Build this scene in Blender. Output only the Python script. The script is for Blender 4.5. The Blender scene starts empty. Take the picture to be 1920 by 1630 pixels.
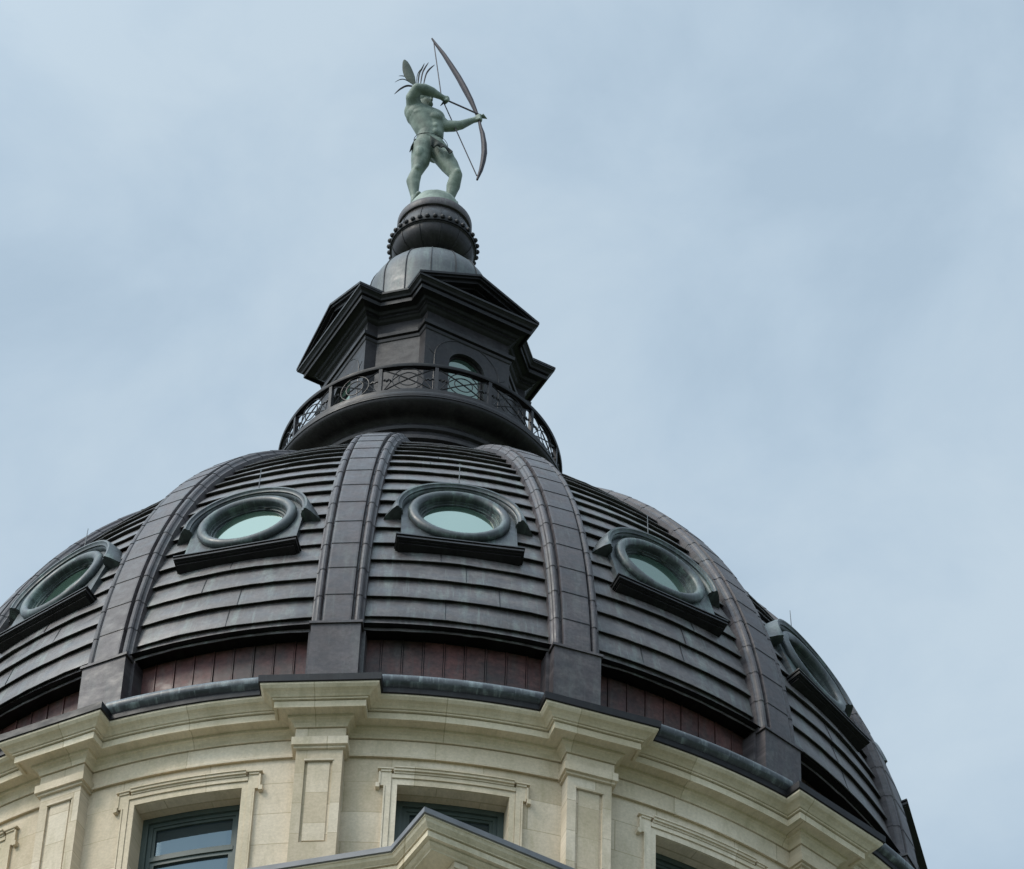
import bpy, math, random
from mathutils import Vector, Matrix, noise
random.seed(7)
SC = bpy.context.scene
COL = SC.collection
PI = math.pi
R = math.radians

# ------------------------------------------------------------------ camera, sky, sun, exposure
cam_d = bpy.data.cameras.new('camera')
cam = bpy.data.objects.new('camera', cam_d)
COL.objects.link(cam)
cr = Vector((0.9979258980943022, -0.058739775918065604, 0.026335159725657926))
cu = Vector((-0.06105781718554454, -0.7341027696483495, 0.6762877098951))
cf = Vector((0.020392274841642785, 0.676492987635288, 0.7361666881943689))
m = Matrix((cr, cu, -cf)).transposed().to_4x4()
m.translation = Vector((0, -60, 0))
cam.matrix_world = m
cam_d.sensor_width = 36
cam_d.lens = 8276.26 / 1920 * 36
cam_d.clip_end = 3000
SC.camera = cam

SUN_EL, SUN_AZ = R(46), R(-60)          # high behind the camera, a little to the left (azimuth as in this script: 0 faces the camera)
w = bpy.data.worlds.new('World')
SC.world = w
w.use_nodes = True
N, L = w.node_tree.nodes, w.node_tree.links
N.clear()
out = N.new('ShaderNodeOutputWorld')
sky = N.new('ShaderNodeTexSky')
sky.sky_type = 'NISHITA'
sky.sun_disc = False
sky.sun_elevation = SUN_EL
sky.sun_rotation = PI + SUN_AZ * -1
sky.air_density = 1.3
sky.dust_density = 2.0
bgs = N.new('ShaderNodeBackground')
bgs.inputs['Strength'].default_value = 0.07
L.new(sky.outputs[0], bgs.inputs['Color'])
tc = N.new('ShaderNodeTexCoord')
mp = N.new('ShaderNodeMapping')
mp.inputs['Scale'].default_value = (1, 1, 1.5)
mp.inputs['Rotation'].default_value = (0.25, 0.35, 0.2)
L.new(tc.outputs['Generated'], mp.inputs['Vector'])
n1 = N.new('ShaderNodeTexNoise')
n1.inputs['Scale'].default_value = 12.0
n1.inputs['Detail'].default_value = 8.0
n1.inputs['Roughness'].default_value = 0.56
n1.inputs['Distortion'].default_value = 0.35
n2 = N.new('ShaderNodeTexNoise')
n2.inputs['Scale'].default_value = 4.5
n2.inputs['Detail'].default_value = 3.0
for n in (n1, n2):
    L.new(mp.outputs[0], n.inputs['Vector'])
mx = N.new('ShaderNodeMath'); mx.operation = 'ADD'
sc1 = N.new('ShaderNodeMath'); sc1.operation = 'MULTIPLY'; sc1.inputs[1].default_value = 0.62
sc2 = N.new('ShaderNodeMath'); sc2.operation = 'MULTIPLY'; sc2.inputs[1].default_value = 0.45
L.new(n1.outputs['Fac'], sc1.inputs[0]); L.new(n2.outputs['Fac'], sc2.inputs[0])
L.new(sc1.outputs[0], mx.inputs[0]); L.new(sc2.outputs[0], mx.inputs[1])
# the overcast is a little thicker towards the right: a slow change of the cloud cover with the compass direction
sep = N.new('ShaderNodeSeparateXYZ'); L.new(tc.outputs['Generated'], sep.inputs[0])
gx = N.new('ShaderNodeMath'); gx.operation = 'MULTIPLY'; gx.inputs[1].default_value = -0.30
L.new(sep.outputs['X'], gx.inputs[0])
mx2 = N.new('ShaderNodeMath'); mx2.operation = 'ADD'
L.new(mx.outputs[0], mx2.inputs[0]); L.new(gx.outputs[0], mx2.inputs[1])
rp = N.new('ShaderNodeValToRGB')
e = rp.color_ramp.elements
e[0].position, e[0].color = 0.41, (0.318, 0.407, 0.495, 1)
e[1].position, e[1].color = 0.61, (0.405, 0.490, 0.563, 1)
x = rp.color_ramp.elements.new(0.49); x.color = (0.352, 0.442, 0.528, 1)
L.new(mx2.outputs[0], rp.inputs[0])
# overcast luminance climbs towards the zenith
zr = N.new('ShaderNodeMapRange')
zr.inputs['From Min'].default_value = 0.80; zr.inputs['From Max'].default_value = 1.0
zr.inputs['To Min'].default_value = 0.93; zr.inputs['To Max'].default_value = 1.3
L.new(sep.outputs['Z'], zr.inputs['Value'])
bgc = N.new('ShaderNodeBackground')
L.new(rp.outputs[0], bgc.inputs['Color'])
# and the cloud is brighter round the hidden sun, behind the camera
dp = N.new('ShaderNodeVectorMath'); dp.operation = 'DOT_PRODUCT'
dp.inputs[1].default_value = (math.cos(SUN_EL) * math.sin(SUN_AZ), -math.cos(SUN_EL) * math.cos(SUN_AZ), math.sin(SUN_EL))
L.new(tc.outputs['Generated'], dp.inputs[0])
sg_ = N.new('ShaderNodeMapRange'); sg_.interpolation_type = 'SMOOTHSTEP'
sg_.inputs['From Min'].default_value = 0.35; sg_.inputs['From Max'].default_value = 1.0
sg_.inputs['To Min'].default_value = 1.0; sg_.inputs['To Max'].default_value = 2.7
L.new(dp.outputs['Value'], sg_.inputs['Value'])
zm = N.new('ShaderNodeMath'); zm.operation = 'MULTIPLY'
L.new(zr.outputs[0], zm.inputs[0]); L.new(sg_.outputs[0], zm.inputs[1])
L.new(zm.outputs[0], bgc.inputs['Strength'])
ms = N.new('ShaderNodeMixShader'); ms.inputs[0].default_value = 0.93
L.new(bgs.outputs[0], ms.inputs[1]); L.new(bgc.outputs[0], ms.inputs[2])
L.new(ms.outputs[0], out.inputs['Surface'])

sd = bpy.data.lights.new('sun', 'SUN')
sd.energy = 1.25
sd.angle = R(20)
sd.color = (1.0, 0.93, 0.82)
so = bpy.data.objects.new('sun', sd)
COL.objects.link(so)
sdir = Vector((math.cos(SUN_EL) * math.sin(SUN_AZ), -math.cos(SUN_EL) * math.cos(SUN_AZ), math.sin(SUN_EL)))
so.rotation_euler = (-sdir).to_track_quat('-Z', 'Y').to_euler()
so.location = sdir * 200
SC.view_settings.view_transform = 'Standard'
SC.view_settings.look = 'None'
SC.view_settings.exposure = 0.60
SC.view_settings.gamma = 1.0

# ------------------------------------------------------------------ materials
def nodes(name):
    mt = bpy.data.materials.new(name)
    mt.use_nodes = True
    t = mt.node_tree
    b = t.nodes['Principled BSDF']
    return mt, t.nodes, t.links, b

def coords(Nn, Ll, scale=(1, 1, 1)):
    uv = Nn.new('ShaderNodeTexCoord')
    oi = Nn.new('ShaderNodeObjectInfo')
    mul = Nn.new('ShaderNodeMath'); mul.operation = 'MULTIPLY'; mul.inputs[1].default_value = 37.0
    Ll.new(oi.outputs['Random'], mul.inputs[0])
    ad = Nn.new('ShaderNodeVectorMath'); ad.operation = 'ADD'
    Ll.new(uv.outputs['UV'], ad.inputs[0]); Ll.new(mul.outputs[0], ad.inputs[1])
    ma = Nn.new('ShaderNodeMapping'); ma.inputs['Scale'].default_value = scale
    Ll.new(ad.outputs[0], ma.inputs['Vector'])
    return ma.outputs[0], ad.outputs[0]

def noise_n(Nn, Ll, vec, scale, detail=4, rough=0.55, mapping=None):
    if mapping:
        ma = Nn.new('ShaderNodeMapping'); ma.inputs['Scale'].default_value = mapping
        Ll.new(vec, ma.inputs['Vector']); vec = ma.outputs[0]
    n = Nn.new('ShaderNodeTexNoise')
    n.inputs['Scale'].default_value = scale
    n.inputs['Detail'].default_value = detail
    n.inputs['Roughness'].default_value = rough
    Ll.new(vec, n.inputs['Vector'])
    return n.outputs['Fac']

def ramp(Nn, Ll, fac, stops):
    r_ = Nn.new('ShaderNodeValToRGB')
    el = r_.color_ramp.elements
    el[0].position, el[0].color = stops[0][0], (*stops[0][1], 1)
    el[1].position, el[1].color = stops[-1][0], (*stops[-1][1], 1)
    for p, c in stops[1:-1]:
        q = el.new(p); q.color = (*c, 1)
    Ll.new(fac, r_.inputs[0])
    return r_.outputs[0]

def mixc(Nn, Ll, fac, a, b, mode='MIX'):
    mm = Nn.new('ShaderNodeMix'); mm.data_type = 'RGBA'; mm.blend_type = mode
    for s, v in (('Factor', fac), ('A', a), ('B', b)):
        sock = [i for i in mm.inputs if i.name == s and (i.type == 'RGBA' if s != 'Factor' else i.type == 'VALUE')][0]
        if isinstance(v, (int, float)): sock.default_value = v
        elif isinstance(v, tuple): sock.default_value = (*v, 1)
        else: Ll.new(v, sock)
    return [o for o in mm.outputs if o.type == 'RGBA'][0]

def bump(Nn, Ll, b, h, strength=0.2, dist=0.02):
    bp = Nn.new('ShaderNodeBump'); bp.inputs['Strength'].default_value = strength
    bp.inputs['Distance'].default_value = dist
    Ll.new(h, bp.inputs['Height']); Ll.new(bp.outputs[0], b.inputs['Normal'])

def copper(name, c0, c1, c2, green=0.4, rough=(0.36, 0.6), spec=0.55):
    mt, Nn, Ll, b = nodes(name)
    v, _ = coords(Nn, Ll)
    big = noise_n(Nn, Ll, v, 0.9, 5, 0.6)
    base = ramp(Nn, Ll, big, [(0.3, c0), (0.62, c1)])
    st = noise_n(Nn, Ll, v, 1.0, 5, 0.65, (5.0, 0.9, 1))
    fac = ramp(Nn, Ll, st, [(0.5, (0, 0, 0)), (0.78, (green, green, green))])
    col = mixc(Nn, Ll, fac, base, c2)
    fine = noise_n(Nn, Ll, v, 14, 5, 0.7)
    ff = ramp(Nn, Ll, fine, [(0.3, (0.68, 0.68, 0.68)), (0.7, (1.30, 1.30, 1.30))])
    col = mixc(Nn, Ll, 1.0, col, ff, 'MULTIPLY')
    mid = noise_n(Nn, Ll, v, 3.2, 4, 0.6, (1, 1.6, 1))
    fm = ramp(Nn, Ll, mid, [(0.35, (0.70, 0.70, 0.72)), (0.66, (1.28, 1.28, 1.25))])
    col = mixc(Nn, Ll, 1.0, col, fm, 'MULTIPLY')
    # thin run-off streaks
    rs = noise_n(Nn, Ll, v, 1.0, 3, 0.6, (16.0, 1.1, 1))
    fr_ = ramp(Nn, Ll, rs, [(0.60, (0, 0, 0)), (0.72, (green * .6, green * .6, green * .6))])
    col = mixc(Nn, Ll, fr_, col, c2)
    Ll.new(col, b.inputs['Base Color'])
    rr = Nn.new('ShaderNodeMapRange')
    rr.inputs['To Min'].default_value, rr.inputs['To Max'].default_value = rough
    rr.inputs['From Min'].default_value, rr.inputs['From Max'].default_value = 0.3, 0.7
    Ll.new(mid, rr.inputs['Value']); Ll.new(rr.outputs[0], b.inputs['Roughness'])
    b.inputs['Specular IOR Level'].default_value = spec
    bump(Nn, Ll, b, big, 0.25, 0.05)
    return mt

M_COP = copper('aged_copper', (0.058, 0.050, 0.050), (0.112, 0.098, 0.098), (0.17, 0.20, 0.185), 0.85, (0.36, 0.60), 0.55)
M_RIB = copper('rib_copper', (0.048, 0.039, 0.041), (0.082, 0.069, 0.073), (0.12, 0.13, 0.125), 0.55, (0.42, 0.65), 0.4)
M_LAN = copper('lantern_copper', (0.014, 0.012, 0.013), (0.029, 0.025, 0.027), (0.05, 0.055, 0.053), 0.35, spec=0.3)
M_WIN = copper('verdigris_copper', (0.030, 0.034, 0.040), (0.055, 0.066, 0.068), (0.17, 0.24, 0.215), 0.75, (0.35, 0.6))
M_PAL = copper('pale_copper', (0.042, 0.044, 0.049), (0.064, 0.073, 0.076), (0.12, 0.155, 0.14), 0.7, (0.4, 0.6))
M_DRK = copper('dark_copper', (0.006, 0.005, 0.006), (0.013, 0.011, 0.012), (0.03, 0.033, 0.03), 0.5, spec=0.3)
M_GUT = copper('gutter_copper', (0.022, 0.025, 0.03), (0.055, 0.063, 0.07), (0.26, 0.31, 0.31), 0.95, (0.3, 0.5))
M_RED = copper('red_brown_copper', (0.040, 0.032, 0.030), (0.115, 0.048, 0.044), (0.075, 0.066, 0.062), 0.8, spec=0.3)

def bronze(name, a, b_, c, spec=0.4):
    mt, Nn, Ll, b = nodes(name)
    tcn = Nn.new('ShaderNodeTexCoord')
    big = noise_n(Nn, Ll, tcn.outputs['Object'], 2.2, 6, 0.65)
    st = noise_n(Nn, Ll, tcn.outputs['Object'], 1.0, 5, 0.6, (7, 7, 1.2))
    col = ramp(Nn, Ll, big, [(0.32, a), (0.55, b_), (0.72, c)])
    f = ramp(Nn, Ll, st, [(0.52, (0, 0, 0)), (0.75, (0.6, 0.6, 0.6))])
    col = mixc(Nn, Ll, f, col, a)
    Ll.new(col, b.inputs['Base Color'])
    b.inputs['Roughness'].default_value = 0.6
    b.inputs['Specular IOR Level'].default_value = spec
    bump(Nn, Ll, b, big, 0.3, 0.03)
    return mt
M_STA = bronze('green_bronze', (0.08, 0.105, 0.085), (0.20, 0.245, 0.20), (0.33, 0.38, 0.32))
M_BOW = bronze('brown_bronze', (0.035, 0.028, 0.036), (0.055, 0.046, 0.054), (0.09, 0.08, 0.088))
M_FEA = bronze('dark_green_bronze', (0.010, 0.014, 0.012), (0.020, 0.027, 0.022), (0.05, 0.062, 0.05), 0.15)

M_FEA2 = bronze('feather_bronze', (0.045, 0.055, 0.045), (0.085, 0.10, 0.082), (0.14, 0.165, 0.135), 0.2)

def stone(name, blocks=True, tone=(0.68, 0.575, 0.445)):
    mt, Nn, Ll, b = nodes(name)
    uvn = Nn.new('ShaderNodeTexCoord')
    v, vr = coords(Nn, Ll)
    t = tone
    big = noise_n(Nn, Ll, v, 0.7, 5, 0.6)
    col = ramp(Nn, Ll, big, [(0.3, (t[0] * .80, t[1] * .80, t[2] * .78)), (0.55, t), (0.75, (t[0] * 1.1, t[1] * 1.12, t[2] * 1.16))])
    if blocks:
        br = Nn.new('ShaderNodeTexBrick')
        br.inputs['Color1'].default_value = (0.84, 0.81, 0.75, 1)
        br.inputs['Color2'].default_value = (1.08, 1.09, 1.11, 1)
        br.inputs['Mortar'].default_value = (0.72, 0.69, 0.62, 1)
        br.inputs['Scale'].default_value = 1.0
        br.inputs['Mortar Size'].default_value = 0.009
        br.inputs['Mortar Smooth'].default_value = 0.3
        br.inputs['Brick Width'].default_value = 1.35 if blocks is True else 1.85
        br.inputs['Row Height'].default_value = 0.62 if blocks is True else 40.0
        Ll.new(vr, br.inputs['Vector'])
        col = mixc(Nn, Ll, 1.0, col, br.outputs['Color'], 'MULTIPLY')
    # grime and faint lichen staining in uneven vertical streaks
    st = noise_n(Nn, Ll, v, 1.0, 6, 0.7, (3.2, 0.7, 1))
    f = ramp(Nn, Ll, st, [(0.47, (0, 0, 0)), (0.72, (0.6, 0.6, 0.6))])
    col = mixc(Nn, Ll, f, col, (t[0] * .60, t[1] * .60, t[2] * .50))
    fine = noise_n(Nn, Ll, v, 22, 5, 0.75)
    ff = ramp(Nn, Ll, fine, [(0.3, (0.86, 0.86, 0.85)), (0.7, (1.1, 1.1, 1.1))])
    col = mixc(Nn, Ll, 1.0, col, ff, 'MULTIPLY')
    Ll.new(col, b.inputs['Base Color'])
    b.inputs['Roughness'].default_value = 0.9
    b.inputs['Specular IOR Level'].default_value = 0.2
    bump(Nn, Ll, b, fine, 0.25, 0.012)
    return mt
M_STO = stone('limestone_blocks')
M_TRM = stone('limestone_trim', 2, (0.74, 0.63, 0.49))
M_COR = stone('limestone_cornice', 2, (0.69, 0.59, 0.44))

def glass(name, tint, refl, base):
    mt, Nn, Ll, b = nodes(name)
    g = Nn.new('ShaderNodeBsdfGlossy'); g.inputs['Roughness'].default_value = 0.03
    g.inputs['Color'].default_value = (*tint, 1)
    d = Nn.new('ShaderNodeBsdfDiffuse'); d.inputs['Color'].default_value = (*base, 1)
    mm = Nn.new('ShaderNodeMixShader'); mm.inputs[0].default_value = refl
    Ll.new(d.outputs[0], mm.inputs[1]); Ll.new(g.outputs[0], mm.inputs[2])
    Ll.new(mm.outputs[0], Nn['Material Output'].inputs['Surface'])
    tcn = Nn.new('ShaderNodeTexCoord')
    nn = noise_n(Nn, Ll, tcn.outputs['Object'], 1.3, 2, 0.4)
    bp = Nn.new('ShaderNodeBump'); bp.inputs['Strength'].default_value = 0.06; bp.inputs['Distance'].default_value = 0.03
    Ll.new(nn, bp.inputs['Height']); Ll.new(bp.outputs[0], g.inputs['Normal'])
    return mt
M_OCU = glass('reflective_window_glass', (0.86, 1.0, 0.89), 0.28, (0.04, 0.07, 0.055))
M_GLS = glass('dark_window_glass', (0.62, 0.80, 0.90), 0.12, (0.03, 0.04, 0.045))

def plain(name, col, rough=0.6):
    mt, Nn, Ll, b = nodes(name)
    tcn = Nn.new('ShaderNodeTexCoord')
    n = noise_n(Nn, Ll, tcn.outputs['Object'], 3.0, 5, 0.6)
    c = ramp(Nn, Ll, n, [(0.3, tuple(k * .8 for k in col)), (0.7, tuple(k * 1.2 for k in col))])
    Ll.new(c, b.inputs['Base Color']); b.inputs['Roughness'].default_value = rough
    return mt
M_FRM = plain('painted_window_metal', (0.045, 0.064, 0.055), 0.5)
M_GRD = plain('lawn', (0.07, 0.09, 0.045), 0.9)
M_ROF = plain('grey_roof_metal', (0.16, 0.16, 0.17), 0.5)

# ------------------------------------------------------------------ mesh helper
class MB:
    def __init__(s): s.v = []; s.f = []; s.sm = []; s.slots = []
    def quad_grid(s, rows, closed_u=False, closed_v=False, smooth=False):
        """rows: list of lists of points, all the same length"""
        b = len(s.v); n = len(rows[0])
        for r_ in rows: s.v.extend([tuple(p) for p in r_])
        nr = len(rows)
        for i in range(nr if closed_v else nr - 1):
            j = (i + 1) % nr
            for k in range(n if closed_u else n - 1):
                l = (k + 1) % n
                s.f.append((b + i * n + k, b + i * n + l, b + j * n + l, b + j * n + k)); s.sm.append(smooth)
        return b
    def face(s, pts, smooth=False):
        b = len(s.v); s.v.extend([tuple(p) for p in pts]); s.f.append(tuple(range(b, b + len(pts)))); s.sm.append(smooth)
    def box(s, x0, x1, y0, y1, z0, z1, fn=None):
        p = [(x, y, z) for z in (z0, z1) for (x, y) in ((x0, y0), (x1, y0), (x1, y1), (x0, y1))]
        if fn: p = [fn(*q) for q in p]
        b = len(s.v); s.v.extend(p)
        for q in ((0, 3, 2, 1), (4, 5, 6, 7), (0, 1, 5, 4), (1, 2, 6, 5), (2, 3, 7, 6), (3, 0, 4, 7)):
            s.f.append(tuple(b + i for i in q)); s.sm.append(False)
    def tube(s, pts, rad, n=8, cap=True, flat=1.0, thin=1.0):
        pts = [Vector(p) for p in pts]
        if not isinstance(rad, (list, tuple)): rad = [rad] * len(pts)
        rows = []; up = None
        for i, p in enumerate(pts):
            d = (pts[min(i + 1, len(pts) - 1)] - pts[max(i - 1, 0)]).normalized()
            if up is None:
                up = Vector((0, 0, 1)) if abs(d.z) < 0.9 else Vector((1, 0, 0))
            a = d.cross(up).normalized(); up = a.cross(d).normalized()
            rows.append([p + a * math.cos(2 * PI * k / n) * rad[i] * thin + up * math.sin(2 * PI * k / n) * rad[i] * flat for k in range(n)])
        s.quad_grid(rows, closed_u=True, smooth=True)
        if cap:
            s.face(list(reversed(rows[0]))); s.face(rows[-1])
    def ball(s, c, r_, n=8, m_=5):
        rows = []
        for i in range(m_ + 1):
            t = PI * i / m_
            rows.append([(c[0] + r_ * math.sin(t) * math.cos(2 * PI * k / n), c[1] + r_ * math.sin(t) * math.sin(2 * PI * k / n), c[2] + r_ * math.cos(t)) for k in range(n)])
        s.quad_grid(rows, closed_u=True, smooth=True)
    def build(s, name, mat, parent=None, rot=0.0, uvr=10.0, label=None, sharp=35):
        me = bpy.data.meshes.new(name)
        me.from_pydata(s.v, [], s.f)
        me.polygons.foreach_set('use_smooth', s.sm)
        uv = me.uv_layers.new(name='uv')
        co = me.vertices
        dat = []
        for p in me.polygons:
            az = []
            for vi in p.vertices:
                c = co[vi].co; az.append(math.atan2(c.x, -c.y))
            if max(az) - min(az) > PI: az = [a + 2 * PI if a < 0 else a for a in az]
            for vi, a in zip(p.vertices, az):
                c = co[vi].co
                dat += [a * uvr, c.z + 0.55 * math.hypot(c.x, c.y) * (1 if abs(p.normal.z) > 0.5 else 0)]
        uv.data.foreach_set('uv', dat)
        for q, (f0, f1, m2) in enumerate(s.slots):
            for p in me.polygons[f0:f1]: p.material_index = q + 1
        import bmesh
        bm = bmesh.new(); bm.from_mesh(me)
        bmesh.ops.remove_doubles(bm, verts=bm.verts, dist=1e-5)
        bmesh.ops.recalc_face_normals(bm, faces=bm.faces)
        if any(s.sm):
            for e_ in bm.edges:
                if len(e_.link_faces) == 2 and e_.calc_face_angle(0) > R(sharp): e_.smooth = False
        bm.to_mesh(me); bm.free()
        me.materials.append(mat)
        for f0, f1, m2 in s.slots:
            me.materials.append(m2)
        return link(name, me, parent, rot, label)

def link(name, me, parent=None, rot=0.0, label=None):
    o = bpy.data.objects.new(name, me); COL.objects.link(o)
    o.rotation_euler = (0, 0, rot)
    if parent is not None:
        o.parent = parent
        if parent.type == 'EMPTY':
            o.location = -parent.location
            if parent.get('rot0'): pass
    if label: o['label'] = label
    return o

def pol(r_, a, z): return (r_ * math.sin(a), -r_ * math.cos(a), z)
def lathe(mb, prof, a0=-PI, a1=PI, n=128, smooth=True, caps=False):
    closed = abs(a1 - a0 - 2 * PI) < 1e-6
    az = [a0 + (a1 - a0) * i / n for i in range(n if closed else n + 1)]
    rows = [[pol(r_, a, z) for a in az] for r_, z in prof]
    mb.quad_grid(rows, closed_u=closed, smooth=smooth)
    if caps and not closed:
        mb.face([pol(r_, a0, z) for r_, z in prof]); mb.face([pol(r_, a1, z) for r_, z in reversed(prof)])
def arcbox(mb, x0, x1, d0, d1, z0, z1, r0=10.45, n=None, azc=0.0):
    """block that follows the round wall; x along the wall, d outwards from it"""
    n = n or max(1, int(abs(x1 - x0) / 0.15))
    a0, a1 = azc + x0 / r0, azc + x1 / r0
    pr = [(r0 + d0, z0), (r0 + d1, z0), (r0 + d1, z1), (r0 + d0, z1)]
    az = [a0 + (a1 - a0) * i / n for i in range(n + 1)]
    rows = [[pol(r_, a, z) for r_, z in pr] for a in az]
    mb.quad_grid(rows, closed_u=True)
    mb.face(rows[0]); mb.face(list(reversed(rows[-1])))

PHI0 = -0.5111468671
ST = PI / 8
def rib_az(k): return PHI0 + k * ST
KR = range(-4, 8)              # ribs, bays k means between rib k and k+1
def PR(z, off=0.0): return -4.185 + math.sqrt((14.197 + off) ** 2 - (z - 48.748) ** 2)
def AR(s, off=0.0):            # point of the dome profile at arc angle s/14.1
    t = s / 14.1
    return (-4.185 + (14.197 + off) * math.cos(t), 48.748 + (14.197 + off) * math.sin(t))

# ------------------------------------------------------------------ setting
g = MB(); g.face([(-900, -900, -1.6), (900, -900, -1.6), (900, 900, -1.6), (-900, 900, -1.6)])
go = g.build('ground', M_GRD); go['kind'] = 'structure'

B = bpy.data.objects.new('domed_building', None); COL.objects.link(B)
B.location = (0, 0, -1.6)
B['label'] = 'cream stone building with ribbed dark copper dome, round windows and a balconied lantern'
B['category'] = 'building'

# lower masses, mostly below the frame
b = MB(); b.box(-25, 25, -25, 25, -1.6, 19.0); b.build('lower_wall', M_STO, B)
b = MB(); b.box(-25.6, 25.6, -25.6, 25.6, 19.0, 19.8); b.build('lower_roof', M_ROF, B)

# ---- colonnade storey under the drum: four projecting pavilions joined by diagonal walls
LA = R(26.96)
def octo(w_, h_, d_):
    """plan of four projecting pavilions (half width w, distance h) joined by diagonals at distance d"""
    hp = d_ * math.sqrt(2) - w_
    pts = []
    for j in range(4):
        a = LA_use + j * PI / 2
        ux, uy = math.cos(a), math.sin(a); nx, ny = math.sin(a), -math.cos(a)
        for (t, q) in ((-w_, hp), (-w_, h_), (w_, h_), (w_, hp)):
            pts.append((nx * q + ux * t, ny * q + uy * t))
    return pts
def octo_loft(mb, prof, w0, h0, d0, skip=None):
    rows = []
    for o_, z in prof:
        rows.append([(x, y, z) for x, y in octo(w0 + o_, h0 + o_, d0 + o_)])
    b0 = mb.quad_grid(rows, closed_u=True)
    if skip:
        n = 16; keep = []; ks = []
        for f, sm_ in zip(mb.f, mb.sm):
            if f[0] >= b0:
                i, k = divmod(f[0] - b0, n)
                if skip(i, k): continue
            keep.append(f); ks.append(sm_)
        mb.f, mb.sm = keep, ks
LA_use = LA
CW, CH, CD = 5.12, 11.82, 11.71
b = MB()
octo_loft(b, [(-0.3, 19.8), (-0.3, 24), (-0.5, 24.1), (-0.5, 39.6), (-0.3, 39.7), (-0.3, 40.5), (-0.25, 40.55)], CW, CH, CD)
b.build('colonnade_wall', M_STO, B)
b = MB()
octo_loft(b, [(-0.25, 40.55), (-0.1, 40.62), (-0.05, 40.75), (-0.05, 41.16), (0.10, 41.20), (0.16, 41.26), (0.16, 41.57), (0.70, 41.595), (0.71, 41.61), (0.75, 41.625), (0.79, 41.65), (0.79, 41.66), (0.77, 41.665), (0.79, 41.675),
              (0.85, 41.675), (0.85, 41.775), (0.82, 41.78), (0.82, 41.80), (0.87, 41.80), (0.87, 41.815), (0.89, 41.83), (0.93, 41.86), (0.955, 41.90), (0.97, 41.905), (0.97, 41.93)], CW, CH, CD)
b.build('colonnade_cornice', M_COR, B)
# modillions and dentils under it
mm_ = MB(); mm_.box(-0.11, 0.11, -0.20, 0.38, 0.0, 0.10); mm_.box(-0.085, 0.085, -0.20, 0.30, -0.09, 0.0)
mm_.tube([(-0.11, 0.30, -0.02), (0.11, 0.30, -0.02)], 0.06, 10)
dd_ = MB(); dd_.box(-0.08, 0.08, -0.10, 0.08, 0.0, 0.22)
mo, de = mm_.build('modillion', M_TRM, B), dd_.build('dentil', M_TRM, B)
def place(o, a, t, q, z):
    c_ = o if not o.get('used') else o.copy()
    if c_ is not o: COL.objects.link(c_); c_.parent = B
    o['used'] = 1
    c_.location = Vector((math.sin(a) * q + math.cos(a) * t, -math.cos(a) * q + math.sin(a) * t, z)) - B.location
    c_.rotation_euler = (0, 0, a + PI)
for i in range(17): place(mo, LA, -CW - 0.2 + i * (2 * CW + 0.4) / 16, CH + 0.29, 41.48)
for i in range(11): place(mo, LA - PI / 4, -3.4 + i * 0.68, CD + 0.29, 41.48)
for i in range(28): place(de, LA, -CW + i * (2 * CW) / 27, CH - 0.03, 40.90)
for o in list(COL.objects):
    if 'used' in o: del o['used']
b = MB()
octo_loft(b, [(0.95, 41.93), (1.0, 41.935), (1.0, 42.03), (0.96, 42.05), (-1.6, 42.30), (-1.6, 42.2)], CW, CH, CD)
b.build('colonnade_roof', M_ROF, B)

# ---- drum wall with sixteen window openings
RW = 10.45
OW, OZ0, OZ1 = 0.86, 42.9, 45.86
me_w = MB()
hb = ST / 2 * RW
arcbox(me_w, -hb, -OW, -0.45, 0, 41.5, 46.5)
arcbox(me_w, OW, hb, -0.45, 0, 41.5, 46.5)
arcbox(me_w, -OW, OW, -0.45, 0, OZ1, 46.5)
arcbox(me_w, -OW, OW, -0.45, 0, 41.5, OZ0)
full = MB()
for k in range(16):
    a = rib_az(k + 0.5); c, s_ = math.cos(a), math.sin(a)
    bi = len(full.v)
    full.v += [(x * c - y * s_, x * s_ + y * c, z) for x, y, z in me_w.v]
    full.f += [tuple(i + bi for i in f) for f in me_w.f]; full.sm += me_w.sm
full.build('drum_wall', M_STO, B)

# drum windows
fr = MB()
def frame_ring(mb, x, z0, z1, t, d0, d1):
    arcbox(mb, -x, -x + t, d0, d1, z0, z1); arcbox(mb, x - t, x, d0, d1, z0, z1)
    arcbox(mb, -x + t, x - t, d0, d1, z1 - t, z1); arcbox(mb, -x + t, x - t, d0, d1, z0, z0 + t)
frame_ring(fr, 0.859, OZ0 + .001, OZ1 - .001, 0.10, -0.43, -0.33)
frame_ring(fr, 0.76, OZ0 + 0.1, OZ1 - 0.1, 0.07, -0.43, -0.37)
frame_ring(fr, 0.69, OZ0 + 0.17, 44.98, 0.07, -0.44, -0.385)
arcbox(fr, -0.69, 0.69, -0.44, -0.36, 44.98, 45.06)
frame_ring(fr, 0.69, 45.061, OZ1 - 0.17, 0.05, -0.44, -0.39)
fr_me = None
gl = MB(); arcbox(gl, -0.7, 0.7, -0.46, -0.425, OZ0 + 0.2, OZ1 - 0.18)
su = MB()
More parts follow.
